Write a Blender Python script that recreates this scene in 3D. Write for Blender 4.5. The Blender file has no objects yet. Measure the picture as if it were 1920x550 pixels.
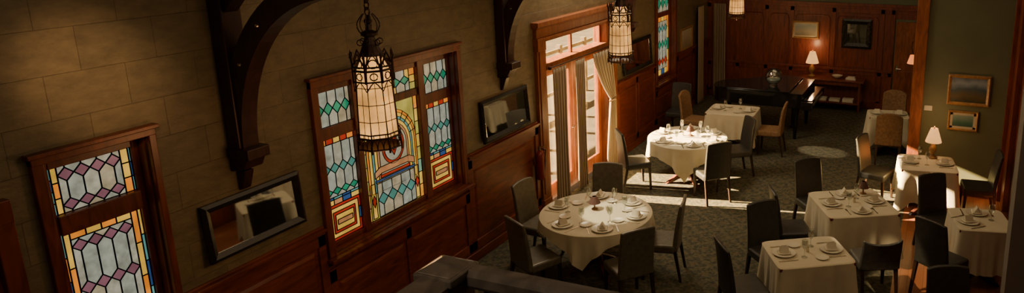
import bpy, math, random
from mathutils import Vector, Matrix
random.seed(7)
S=bpy.context.scene
COL=S.collection
pi=math.pi
# ------------------------------------------------------------------ materials
def newmat(name):
    m=bpy.data.materials.new(name); m.use_nodes=True
    nt=m.node_tree; b=nt.nodes["Principled BSDF"]
    return m,nt,b
def N(nt,t,**kw):
    n=nt.nodes.new(t)
    for k,v in kw.items(): setattr(n,k,v)
    return n
def simple(name,col,rough=.5,metal=0,noise=0.15,scale=8,bump=0,spec=.5,sheen=0):
    m,nt,b=newmat(name)
    tc=N(nt,"ShaderNodeTexCoord"); no=N(nt,"ShaderNodeTexNoise"); no.inputs["Scale"].default_value=scale; no.inputs["Detail"].default_value=5
    nt.links.new(tc.outputs["Object"],no.inputs["Vector"])
    r=N(nt,"ShaderNodeValToRGB")
    c=col
    r.color_ramp.elements[0].color=(c[0]*(1-noise),c[1]*(1-noise),c[2]*(1-noise),1); r.color_ramp.elements[0].position=.3
    r.color_ramp.elements[1].color=(min(1,c[0]*(1+noise)),min(1,c[1]*(1+noise)),min(1,c[2]*(1+noise)),1); r.color_ramp.elements[1].position=.7
    nt.links.new(no.outputs["Fac"],r.inputs["Fac"]); nt.links.new(r.outputs["Color"],b.inputs["Base Color"])
    b.inputs["Roughness"].default_value=rough; b.inputs["Metallic"].default_value=metal
    b.inputs["Specular IOR Level"].default_value=spec
    if sheen: b.inputs["Sheen Weight"].default_value=sheen
    if bump:
        bp=N(nt,"ShaderNodeBump"); bp.inputs["Strength"].default_value=bump; bp.inputs["Distance"].default_value=.01
        nt.links.new(no.outputs["Fac"],bp.inputs["Height"]); nt.links.new(bp.outputs["Normal"],b.inputs["Normal"])
    return m
def wood(name,c1,c2,rough=.35,scale=(1,1,6),spec=.5):
    m,nt,b=newmat(name)
    tc=N(nt,"ShaderNodeTexCoord"); mp=N(nt,"ShaderNodeMapping"); mp.inputs["Scale"].default_value=scale
    no=N(nt,"ShaderNodeTexNoise"); no.inputs["Scale"].default_value=3; no.inputs["Detail"].default_value=8; no.inputs["Distortion"].default_value=1.2
    r=N(nt,"ShaderNodeValToRGB"); r.color_ramp.elements[0].color=(*c1,1); r.color_ramp.elements[1].color=(*c2,1)
    r.color_ramp.elements[0].position=.3; r.color_ramp.elements[1].position=.72
    nt.links.new(tc.outputs["Object"],mp.inputs["Vector"]); nt.links.new(mp.outputs["Vector"],no.inputs["Vector"])
    nt.links.new(no.outputs["Fac"],r.inputs["Fac"]); nt.links.new(r.outputs["Color"],b.inputs["Base Color"])
    b.inputs["Roughness"].default_value=rough; b.inputs["Specular IOR Level"].default_value=spec
    return m
M={}
M["mahog"]=wood("mahogany",(.075,.015,.007),(.20,.044,.018),.33,(5,5,.9))
M["mahogh"]=wood("mahogany_horizontal",(.088,.018,.008),(.225,.050,.020),.3,(5,.9,5))
M["dark"]=wood("dark_beam_wood",(.016,.005,.004),(.055,.017,.011),.36,(5,5,1))
M["oakred"]=wood("reddish_door_wood",(.14,.040,.015),(.31,.097,.034),.35,(5,5,1))
M["backwood"]=wood("back_panel_wood",(.085,.018,.010),(.22,.052,.023),.38,(5,5,.8))
M["rail"]=wood("stair_rail_wood",(.055,.044,.036),(.15,.118,.092),.32,(4,4,4))
M["legwood"]=wood("leg_wood",(.014,.008,.005),(.04,.018,.010),.35,(4,4,1))
M["leather"]=simple("charcoal_leather",(.032,.031,.027),.38,0,.25,20,.15)
M["leather2"]=simple("olive_leather",(.095,.082,.056),.42,0,.25,20,.15)
M["beige"]=simple("tan_upholstery",(.22,.128,.065),.8,0,.25,25,.2,.2)
M["cloth"]=simple("ivory_table_linen",(.53,.475,.34),.85,0,.06,6,.1,.2,.2)
M["china"]=simple("white_china",(.60,.56,.44),.25,0,.03,5)
M["steel"]=simple("steel",(.6,.55,.45),.25,1,.1,10)
M["napw"]=simple("white_napkin",(.55,.50,.38),.85,0,.06,20)
M["iron"]=simple("wrought_iron",(.045,.020,.011),.45,.5,.3,20)
M["black"]=simple("black_lacquer",(.008,.008,.009),.12,0,.1,5)
M["frameblk"]=simple("black_frame",(.016,.014,.013),.22,0,.2,20)
M["frameyel"]=wood("gilt_frame",(.20,.10,.04),(.38,.21,.08),.35,(6,6,6))
M["green"]=simple("olive_green_paint",(.110,.114,.062),.65,0,.12,2,.05)
M["pillar"]=simple("grey_plaster",(.17,.15,.13),.7,0,.08,3,.05)
M["ceil"]=simple("ceiling_plaster",(.20,.17,.12),.8,0,.1,3)
M["shadebrown"]=simple("brown_shade",(.09,.04,.03),.7,0,.2,15)
M["red"]=simple("red_enamel",(.18,.015,.01),.3,0,.1,5)
M["paper"]=simple("paper",(.7,.66,.55),.8,0,.05,5)
M["concrete"]=simple("patio_stone",(.042,.034,.023),.85,0,.5,2,.1)
M["ivory"]=simple("ivory_keys",(.6,.56,.45),.3,0,.03,5)
M["mat"]=simple("picture_mount",(.38,.34,.25),.8,0,.05,5)
M["plastic"]=simple("cream_plastic",(.5,.47,.38),.5,0,.03,5)
M["fence"]=simple("weathered_fence",(.14,.11,.075),.8,0,.3,5)
def drape():
    m,nt,b=newmat("drape_fabric")
    uv=N(nt,"ShaderNodeUVMap"); w=N(nt,"ShaderNodeTexWave"); w.inputs["Scale"].default_value=3.2; w.inputs["Distortion"].default_value=.3
    r=N(nt,"ShaderNodeValToRGB"); r.color_ramp.elements[0].color=(.12,.075,.045,1); r.color_ramp.elements[1].color=(.40,.31,.19,1)
    r.color_ramp.elements[0].position=.35; r.color_ramp.elements[1].position=.6
    nt.links.new(uv.outputs[0],w.inputs["Vector"]); nt.links.new(w.outputs["Fac"],r.inputs["Fac"]); nt.links.new(r.outputs["Color"],b.inputs["Base Color"])
    b.inputs["Roughness"].default_value=.6; b.inputs["Sheen Weight"].default_value=.3
    return m
M["curtain"]=drape()
def mirror():
    m,nt,b=newmat("mirror_glass")
    no=N(nt,"ShaderNodeTexNoise"); no.inputs["Scale"].default_value=1.5
    b.inputs["Base Color"].default_value=(.78,.8,.78,1); b.inputs["Metallic"].default_value=1; b.inputs["Roughness"].default_value=.03
    bp=N(nt,"ShaderNodeBump"); bp.inputs["Strength"].default_value=.01; nt.links.new(no.outputs["Fac"],bp.inputs["Height"]); nt.links.new(bp.outputs["Normal"],b.inputs["Normal"])
    return m
M["mirror"]=mirror()
def clearglass(name,fac=.12,tint=(1,1,1)):
    m=bpy.data.materials.new(name); m.use_nodes=True; nt=m.node_tree; nt.nodes.clear()
    o=N(nt,"ShaderNodeOutputMaterial"); mx=N(nt,"ShaderNodeMixShader"); t=N(nt,"ShaderNodeBsdfTransparent"); g=N(nt,"ShaderNodeBsdfGlossy")
    t.inputs[0].default_value=(*tint,1); g.inputs["Roughness"].default_value=.05; mx.inputs[0].default_value=fac
    nt.links.new(t.outputs[0],mx.inputs[1]); nt.links.new(g.outputs[0],mx.inputs[2]); nt.links.new(mx.outputs[0],o.inputs[0])
    return m
M["pane"]=clearglass("door_glass",.06,(1,.93,.80))
M["stem"]=clearglass("drinking_glass",.22,(.93,.95,.93))
M["globe"]=clearglass("crystal_globe",.30,(.62,.72,.76))
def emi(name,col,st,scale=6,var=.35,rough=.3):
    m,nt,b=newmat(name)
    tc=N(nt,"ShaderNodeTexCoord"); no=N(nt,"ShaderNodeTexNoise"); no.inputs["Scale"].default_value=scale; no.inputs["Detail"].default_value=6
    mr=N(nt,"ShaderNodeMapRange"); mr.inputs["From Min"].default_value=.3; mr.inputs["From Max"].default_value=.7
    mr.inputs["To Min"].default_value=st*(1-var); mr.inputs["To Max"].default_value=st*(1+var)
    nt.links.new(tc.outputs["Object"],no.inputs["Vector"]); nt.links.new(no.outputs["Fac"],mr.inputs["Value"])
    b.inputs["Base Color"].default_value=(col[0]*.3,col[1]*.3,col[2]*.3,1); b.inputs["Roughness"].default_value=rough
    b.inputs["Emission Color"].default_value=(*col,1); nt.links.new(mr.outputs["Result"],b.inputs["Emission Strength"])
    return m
GL={"w":emi("glass_white",(.62,.60,.44),.43,14,.4),"w2":emi("glass_white_warm",(.64,.55,.34),.43,14,.4),"w3":emi("glass_white_cool",(.52,.56,.44),.43,14,.4),  # emission put into each glass colour imitates daylight behind the pane
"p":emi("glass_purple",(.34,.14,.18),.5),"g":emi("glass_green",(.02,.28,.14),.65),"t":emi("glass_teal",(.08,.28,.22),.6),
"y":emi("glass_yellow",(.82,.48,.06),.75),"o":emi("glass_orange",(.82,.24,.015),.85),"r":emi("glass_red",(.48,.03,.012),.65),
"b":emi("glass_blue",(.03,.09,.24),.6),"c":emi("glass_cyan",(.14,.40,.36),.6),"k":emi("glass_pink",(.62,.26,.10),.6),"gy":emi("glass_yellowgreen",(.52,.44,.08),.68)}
GK=list(GL.keys())
M["lead"]=simple("lead_came",(.02,.018,.016),.5,.6,.1,10)
M["lampglass"]=emi("amber_lantern_glass",(1.0,.46,.11),1.15,4,.5)
M["lampshade"]=emi("pleated_lamp_shade",(1.0,.47,.14),1.25,5,.15,.8)
M["scshade"]=emi("sconce_shade",(1.0,.27,.06),1.2,5,.15,.8)
def wallmat():
    m,nt,b=newmat("painted_stone_blocks")
    tc=N(nt,"ShaderNodeTexCoord"); sp=N(nt,"ShaderNodeSeparateXYZ"); cb=N(nt,"ShaderNodeCombineXYZ")
    nt.links.new(tc.outputs["Object"],sp.inputs[0]); nt.links.new(sp.outputs["Y"],cb.inputs["X"]); nt.links.new(sp.outputs["Z"],cb.inputs["Y"])
    br=N(nt,"ShaderNodeTexBrick"); br.inputs["Scale"].default_value=1; br.inputs["Brick Width"].default_value=.50; br.inputs["Row Height"].default_value=.30
    br.inputs["Mortar Size"].default_value=.003; br.inputs["Mortar Smooth"].default_value=.6; br.offset=.45
    br.inputs["Color1"].default_value=(.178,.136,.076,1); br.inputs["Color2"].default_value=(.148,.118,.067,1); br.inputs["Mortar"].default_value=(.112,.087,.049,1)
    nt.links.new(cb.outputs[0],br.inputs["Vector"])
    mp=N(nt,"ShaderNodeMapping"); mp.inputs["Scale"].default_value=(1,2.6,6)
    no=N(nt,"ShaderNodeTexNoise"); no.inputs["Scale"].default_value=2.2; no.inputs["Detail"].default_value=10; no.inputs["Roughness"].default_value=.7
    nt.links.new(tc.outputs["Object"],mp.inputs[0]); nt.links.new(mp.outputs[0],no.inputs["Vector"])
    mx=N(nt,"ShaderNodeMixRGB",blend_type="MULTIPLY"); mx.inputs[0].default_value=.85
    r=N(nt,"ShaderNodeValToRGB"); r.color_ramp.elements[0].color=(.55,.55,.55,1); r.color_ramp.elements[0].position=.3; r.color_ramp.elements[1].color=(1.2,1.17,1.1,1); r.color_ramp.elements[1].position=.7
    nt.links.new(no.outputs["Fac"],r.inputs[0]); nt.links.new(br.outputs["Color"],mx.inputs[1]); nt.links.new(r.outputs[0],mx.inputs[2])
    nt.links.new(mx.outputs[0],b.inputs["Base Color"]); b.inputs["Roughness"].default_value=.42
    ad=N(nt,"ShaderNodeMath",operation="SUBTRACT"); ml=N(nt,"ShaderNodeMath",operation="MULTIPLY"); ml.inputs[1].default_value=.9
    nt.links.new(br.outputs["Fac"],ml.inputs[0]); nt.links.new(no.outputs["Fac"],ad.inputs[0]); nt.links.new(ml.outputs[0],ad.inputs[1])
    bp=N(nt,"ShaderNodeBump"); bp.inputs["Strength"].default_value=.55; bp.inputs["Distance"].default_value=.012
    nt.links.new(ad.outputs[0],bp.inputs["Height"]); nt.links.new(bp.outputs["Normal"],b.inputs["Normal"])
    return m
M["wall"]=wallmat()
def carpet():
    m,nt,b=newmat("patterned_carpet")
    tc=N(nt,"ShaderNodeTexCoord"); sp=N(nt,"ShaderNodeSeparateXYZ"); nt.links.new(tc.outputs["Object"],sp.inputs[0])
    def mth(op,a,bb=None):
        n=N(nt,"ShaderNodeMath",operation=op)
        for i,x in enumerate((a,bb)):
            if x is None: continue
            if isinstance(x,(int,float)): n.inputs[i].default_value=x
            else: nt.links.new(x,n.inputs[i])
        return n.outputs[0]
    n0=N(nt,"ShaderNodeTexNoise"); n0.inputs["Scale"].default_value=9; n0.inputs["Detail"].default_value=2; nt.links.new(tc.outputs["Object"],n0.inputs["Vector"])
    wob=mth("MULTIPLY",mth("SUBTRACT",n0.outputs["Fac"],.5),.3)
    fx=mth("PINGPONG",mth("ADD",mth("MULTIPLY",sp.outputs["X"],1/.22),wob),1.0)
    fy=mth("PINGPONG",mth("ADD",mth("MULTIPLY",sp.outputs["Y"],1/.22),wob),1.0)
    s=mth("ADD",fx,fy)
    lat=mth("ABSOLUTE",mth("SUBTRACT",s,1.0))
    line=mth("LESS_THAN",lat,.12)
    line2=mth("LESS_THAN",mth("ABSOLUTE",mth("SUBTRACT",lat,.40)),.10)
    dot=mth("GREATER_THAN",lat,.72)
    n1=N(nt,"ShaderNodeTexNoise"); n1.inputs["Scale"].default_value=22; n1.inputs["Detail"].default_value=3; nt.links.new(tc.outputs["Object"],n1.inputs["Vector"])
    n2=N(nt,"ShaderNodeTexVoronoi"); n2.inputs["Scale"].default_value=22; nt.links.new(tc.outputs["Object"],n2.inputs["Vector"])
    r=N(nt,"ShaderNodeValToRGB"); r.color_ramp.elements[0].color=(.056,.058,.043,1); r.color_ramp.elements[0].position=.40
    r.color_ramp.elements[1].color=(.125,.116,.080,1); r.color_ramp.elements[1].position=.62
    nt.links.new(n1.outputs["Fac"],r.inputs[0])
    def mix(f,a,c,k=1):
        n=N(nt,"ShaderNodeMixRGB"); nt.links.new(mth("MULTIPLY",f,k),n.inputs[0]); nt.links.new(a,n.inputs[1]); n.inputs[2].default_value=(*c,1); return n.outputs[0]
    c=mix(line,r.outputs[0],(.145,.123,.080),.38); c=mix(line2,c,(.055,.056,.042),.4); c=mix(dot,c,(.155,.108,.065),.38)
    nt.links.new(c,b.inputs["Base Color"]); b.inputs["Roughness"].default_value=.95; b.inputs["Specular IOR Level"].default_value=.1
    bp=N(nt,"ShaderNodeBump"); bp.inputs["Strength"].default_value=.3; bp.inputs["Distance"].default_value=.01; nt.links.new(n2.outputs["Distance"],bp.inputs["Height"]); nt.links.new(bp.outputs[0],b.inputs["Normal"])
    return m
M["carpet"]=carpet()
def planks():
    m,nt,b=newmat("red_oak_planks")
    tc=N(nt,"ShaderNodeTexCoord"); sp=N(nt,"ShaderNodeSeparateXYZ"); cb=N(nt,"ShaderNodeCombineXYZ")
    nt.links.new(tc.outputs["Object"],sp.inputs[0]); nt.links.new(sp.outputs["Y"],cb.inputs["X"]); nt.links.new(sp.outputs["X"],cb.inputs["Y"])
    br=N(nt,"ShaderNodeTexBrick"); br.inputs["Scale"].default_value=1; br.inputs["Brick Width"].default_value=1.1; br.inputs["Row Height"].default_value=.09; br.inputs["Mortar Size"].default_value=.002
    br.inputs["Color1"].default_value=(.36,.135,.055,1); br.inputs["Color2"].default_value=(.26,.09,.038,1); br.inputs["Mortar"].default_value=(.04,.015,.008,1)
    nt.links.new(cb.outputs[0],br.inputs["Vector"]); nt.links.new(br.outputs["Color"],b.inputs["Base Color"]); b.inputs["Roughness"].default_value=.3
    return m
M["planks"]=planks()
def painting(name,cols,z0,z1):
    m,nt,b=newmat(name)
    tc=N(nt,"ShaderNodeTexCoord"); sp=N(nt,"ShaderNodeSeparateXYZ"); nt.links.new(tc.outputs["Object"],sp.inputs[0])
    no=N(nt,"ShaderNodeTexNoise"); no.inputs["Scale"].default_value=6; no.inputs["Detail"].default_value=6; nt.links.new(tc.outputs["Object"],no.inputs["Vector"])
    mr=N(nt,"ShaderNodeMapRange"); mr.inputs["From Min"].default_value=z0; mr.inputs["From Max"].default_value=z1; nt.links.new(sp.outputs["Z"],mr.inputs[0])
    ad=N(nt,"ShaderNodeMath",operation="MULTIPLY_ADD"); ad.inputs[1].default_value=.45; nt.links.new(no.outputs["Fac"],ad.inputs[0])
    sb=N(nt,"ShaderNodeMath",operation="SUBTRACT"); sb.inputs[1].default_value=.22; nt.links.new(mr.outputs[0],sb.inputs[0]); nt.links.new(sb.outputs[0],ad.inputs[2])
    r=N(nt,"ShaderNodeValToRGB"); cr=r.color_ramp
    cr.elements[0].color=(*cols[0],1); cr.elements[1].color=(*cols[-1],1)
    for i,c in enumerate(cols[1:-1]):
        e=cr.elements.new((i+1)/(len(cols)-1)); e.color=(*c,1)
    nt.links.new(ad.outputs[0],r.inputs[0]); nt.links.new(r.outputs[0],b.inputs["Base Color"]); b.inputs["Roughness"].default_value=.4
    return m
# ------------------------------------------------------------------ mesh builder
class MB:
    def __init__(s): s.v=[];s.f=[];s.m=[];s.uv=None
    def add(s,vs,fs,mi=0):
        o=len(s.v); s.v+= [tuple(p) for p in vs]; s.f+=[tuple(o+i for i in f) for f in fs]; s.m+=[mi]*len(fs)
    def box(s,x0,x1,y0,y1,z0,z1,mi=0):
        s.add([(x0,y0,z0),(x1,y0,z0),(x1,y1,z0),(x0,y1,z0),(x0,y0,z1),(x1,y0,z1),(x1,y1,z1),(x0,y1,z1)],
        [(0,3,2,1),(4,5,6,7),(0,1,5,4),(1,2,6,5),(2,3,7,6),(3,0,4,7)],mi)
    def loft(s,a,b,mi=0,caps=True):
        n=len(a); fs=[(i,(i+1)%n,n+(i+1)%n,n+i) for i in range(n)]
        if caps: fs+=[tuple(range(n))[::-1],tuple(range(n,2*n))]
        s.add(list(a)+list(b),fs,mi)
    def prism(s,poly,ax,a,b,mi=0):
        def P(p,t):
            if ax==0: return (t,p[0],p[1])
            if ax==1: return (p[0],t,p[1])
            return (p[0],p[1],t)
        s.loft([P(p,a) for p in poly],[P(p,b) for p in poly],mi)
    def lathe(s,prof,cx=0,cy=0,cz=0,seg=24,mi=0,rot=0):
        n=len(prof); vs=[]
        for r,z in prof:
            for k in range(seg):
                a=rot+2*pi*k/seg; vs.append((cx+max(r,1e-4)*math.cos(a),cy+max(r,1e-4)*math.sin(a),cz+z))
        fs=[(i*seg+k,i*seg+(k+1)%seg,(i+1)*seg+(k+1)%seg,(i+1)*seg+k) for i in range(n-1) for k in range(seg)]
        fs.append(tuple(range(seg))[::-1]); fs.append(tuple(range((n-1)*seg,n*seg)))
        s.add(vs,fs,mi)
    def tube(s,pts,r,seg=6,closed=False,mi=0):
        pts=[Vector(p) for p in pts]; n=len(pts); vs=[]
        for i,p in enumerate(pts):
            if closed: t=pts[(i+1)%n]-pts[(i-1)%n]
            else: t=pts[min(i+1,n-1)]-pts[max(i-1,0)]
            t.normalize(); u=t.cross(Vector((0,0,1)))
            if u.length<.05: u=t.cross(Vector((0,1,0)))
            u.normalize(); w=t.cross(u)
            for k in range(seg):
                a=2*pi*k/seg; vs.append(p+u*math.cos(a)*r+w*math.sin(a)*r)
        m=n if closed else n-1
        fs=[(i*seg+k,i*seg+(k+1)%seg,((i+1)%n)*seg+(k+1)%seg,((i+1)%n)*seg+k) for i in range(m) for k in range(seg)]
        if not closed: fs+=[tuple(range(seg))[::-1],tuple(range((n-1)*seg,n*seg))]
        s.add(vs,fs,mi)
    def mesh(s,name,mats,smooth=False):
        me=bpy.data.meshes.new(name); me.from_pydata(s.v,[],s.f)
        for m in mats: me.materials.append(m)
        me.polygons.foreach_set("material_index",s.m)
        if smooth: me.polygons.foreach_set("use_smooth",[True]*len(s.f))
        me.update()
        if s.uv:
            l=me.uv_layers.new(name="UVMap")
            for lp in me.loops: l.data[lp.index].uv=s.uv[lp.vertex_index]
        return me
def mk(name,mb,mats,parent=None,smooth=False,bevel=0,label=None,cat=None,group=None,kind=None,loc=None,segs=2):
    if not isinstance(mats,(list,tuple)): mats=[mats]
    o=bpy.data.objects.new(name,mb.mesh(name,mats,smooth)); COL.objects.link(o)
    if parent: o.parent=parent
    if loc: o.location=loc
    if bevel:
        b=o.modifiers.new("b","BEVEL"); b.width=bevel; b.segments=segs; b.limit_method="ANGLE"; b.angle_limit=math.radians(40)
    if smooth:
        import bmesh
        bm=bmesh.new(); bm.from_mesh(o.data); bmesh.ops.recalc_face_normals(bm,faces=bm.faces)
        for e in bm.edges:
            if len(e.link_faces)==2 and e.calc_face_angle(0)>math.radians(42): e.smooth=False
        bm.to_mesh(o.data); bm.free()
    tag(o,label,cat,group,kind); return o
def tag(o,label=None,cat=None,group=None,kind=None):
    if label:o["label"]=label
    if cat:o["category"]=cat
    if group:o["group"]=group
    if kind:o["kind"]=kind
def root(name,label=None,cat=None,group=None,kind=None,loc=(0,0,0),rz=0):
    o=bpy.data.objects.new(name,None); o.empty_display_size=.1; COL.objects.link(o); o.location=loc; o.rotation_euler=(0,0,rz)
    tag(o,label,cat,group,kind); return o
def dup(o,loc=None,rz=None,label=None,group=None):
    def rec(s,par):
        c=s.copy(); COL.objects.link(c)
        if par: c.parent=par
        for ch in s.children: rec(ch,c)
        return c
    c=rec(o,None)
    if loc is not None: c.location=loc
    if rz is not None: c.rotation_euler=(0,0,rz)
    if label: c["label"]=label
    if group: c["group"]=group
    return c
# ------------------------------------------------------------------ camera
cam=bpy.data.cameras.new("camera"); co=bpy.data.objects.new("camera",cam); COL.objects.link(co); S.camera=co
co.location=(5.4,0,4.3); pitch=math.atan(315/1344.)
co.rotation_euler=(pi/2-pitch,0,math.radians(20.6))
cam.sensor_width=36; cam.lens=1344/1920*36; cam.shift_x=(960-1270)/1920.; cam.shift_y=-(275-160)/1920.; cam.clip_start=.05
# ------------------------------------------------------------------ shell
YE=16.5; ZC=5.0
def wallholes(name,y0,y1,z0,z1,holes,x0,x1,mat):
    ys=sorted(set([y0,y1]+[h[0] for h in holes]+[h[1] for h in holes])); zs=sorted(set([z0,z1]+[h[2] for h in holes]+[h[3] for h in holes]))
    mb=MB()
    for i in range(len(ys)-1):
        for j in range(len(zs)-1):
            cy=(ys[i]+ys[i+1])/2; cz=(zs[j]+zs[j+1])/2
            if any(h[0]<cy<h[1] and h[2]<cz<h[3] for h in holes): continue
            mb.box(x0,x1,ys[i],ys[i+1],zs[j],zs[j+1])
    return mk(name,mb,mat,kind="structure")
HO=[(2.66,3.32,1.05,2.75),(4.84,6.86,1.10,2.77),(8.85,10.95,0,2.60),(13.17,14.15,1.0,2.86)]
wallholes("wall_left",-1.5,YE+.2,0,ZC,HO,-.28,0,M["wall"])
def boxobj(name,b,mat,kind="structure",bevel=0,**k):
    mb=MB(); mb.box(*b); return mk(name,mb,mat,kind=kind,bevel=bevel,**k)
boxobj("wall_back",(0,5.04,YE,YE+.2,0,ZC),M["green"])
mb=MB(); mb.box(5.04,5.14,11.6,YE+.2,0,ZC); mb.box(5.14,6.60,11.6,11.75,0,ZC); mk("wall_green",mb,M["green"],kind="structure")
boxobj("wall_right",(6.5,6.65,-1.5,11.6,0,ZC),M["mahog"])
boxobj("wall_front",(-.28,6.65,-1.7,-1.5,0,ZC),M["green"])
boxobj("wall_pillar",(6.14,6.5,6.95,7.3,0,ZC),M["pillar"])
boxobj("floor",(0,5.05,-1.5,YE,-.1,0),M["carpet"])
boxobj("floor_wood",(5.05,6.6,-1.5,11.6,-.1,0),M["planks"])
boxobj("ceiling",(-.28,6.65,-1.7,YE+.2,ZC,ZC+.1),M["ceil"])
boxobj("floor_balcony",(4.12,6.5,-1.5,1.52,2.2,2.4),M["dark"])
boxobj("ground",(-14,-.28,-2,30,-.3,-.12),M["concrete"])
mb=MB()
for a,b in((-1.5,8.6),(11.18,16.5)): mb.box(0,.035,a,b,0,.13); mb.box(0,.022,a,b,.13,.16)
mk("baseboard_left",mb,M["mahogh"],kind="structure",bevel=.004)
boxobj("baseboard_green",(5.14,6.5,11.57,11.6,0,.15),M["mahog"])
boxobj("baseboard_back",(0.05,4.3,YE-.06,YE-.03,0,.16),M["mahog"])
tn=[0]
def trimname(): tn[0]+=1; return "trim_%d"%tn[0]
def wains(y0,y1,zt,n,cap=True):
    mb=MB(); mb.box(.0,.012,y0,y1,.16,zt)
    st=.085
    w=(y1-y0-st)/n
    for i in range(n+1): mb.box(.012,.032,y0+i*w,y0+i*w+st,.16,zt-.04)
    mb.box(.012,.032,y0,y1,.16,.28); mb.box(.012,.032,y0,y1,zt-.17,zt-.03)
    for i in range(n):
        a=y0+i*w+st; b=y0+(i+1)*w; g=.035
        o=[(a+g,.28+g),(b-g,.28+g),(b-g,zt-.17-g),(a+g,zt-.17-g)]; k=.03
        q=[(a+g+k,.28+g+k),(b-g-k,.28+g+k),(b-g-k,zt-.17-g-k),(a+g+k,zt-.17-g-k)]
        if b-a>.2 and zt>.6: mb.loft([(.012,*p) for p in o],[(.026,*p) for p in q])
    if cap:
        mb.box(0,.065,y0,y1,zt-.03,zt); mb.box(0,.045,y0,y1,zt-.055,zt-.03); mb.box(0,.03,y0,y1,zt,zt+.02)
    mk(trimname(),mb,M["mahogh"],kind="structure",bevel=.004)
wains(-1.5,1.55,1.42,3); wains(2.44,2.57,1.42,1); wains(2.57,3.38,.96,1,False); wains(3.38,4.74,1.42,1); wains(4.74,6.94,1.0,2,False); wains(6.94,8.58,1.42,1)
wains(11.2,13.05,1.42,2); wains(13.05,14.27,.90,1,False); wains(14.27,16.44,1.42,2)
d=root("door_4",kind="structure")
mb=MB(); mb.box(0,.07,1.55,1.66,0,2.57); mb.box(0,.07,2.33,2.44,0,2.57); mb.box(0,.075,1.55,2.44,2.45,2.60); mk("door_casing",mb,M["mahog"],d,bevel=.006)
mb=MB(); mb.box(0,.03,1.66,2.33,0,2.45)
for a,b in((.2,1.0),(1.15,2.3)): mb.box(.03,.042,1.78,2.21,a,b)
mk("door_panel",mb,M["mahog"],d,bevel=.008)
mb=MB(); Y=YE
mb.box(0.0,4.36,Y-.015,Y,0.0,2.40); mb.box(4.36,5.04,Y-.015,Y,2.1,2.40)
for x in (0.0,.72,1.42,2.02,2.98,4.05,4.28): mb.box(x,x+.09,Y-.035,Y-.015,0,2.3)
for z0,z1 in((0,.2),(.78,.9),(2.2,2.3)): mb.box(0,4.36,Y-.035,Y-.015,z0,z1)
mb.box(0,5.04,Y-.07,Y,2.36,2.42); mb.box(0,5.04,Y-.05,Y,2.30,2.36); mb.box(0,4.36,Y-.055,Y,.87,.92)
mk(trimname(),mb,M["backwood"],kind="structure",bevel=.004)
mb=MB()
for a,b in((.85,1.38),(1.55,1.98),(2.15,2.94),(3.11,4.01)):
    pts=[(a,Y-.02,.95),(a,Y-.02,2.02)]
    for k in range(1,6):
        t=k/6*pi/2; pts.append((a+.07-.07*math.cos(t),Y-.02,2.02+.1*math.sin(t)))
    pts+= [(b-.07+.07*math.sin(k/6*pi/2),Y-.02,2.02+.1*math.cos(k/6*pi/2)) for k in range(0,6)]
    pts+=[(b,Y-.02,2.02),(b,Y-.02,.95)]
    mb.tube(pts,.012,5,True)
mk(trimname(),mb,M["backwood"],kind="structure")
mb=MB(); mb.box(4.99,5.17,11.56,11.6,0,ZC); mb.box(4.99,5.04,11.6,11.74,0,ZC); mk(trimname(),mb,M["oakred"],kind="structure",bevel=.005)
mb=MB(); mb.box(6.36,6.5,11.50,11.6,0,ZC); mb.box(6.42,6.5,11.1,11.5,0,ZC); mk(trimname(),mb,M["mahog"],kind="structure",bevel=.005)
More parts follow.
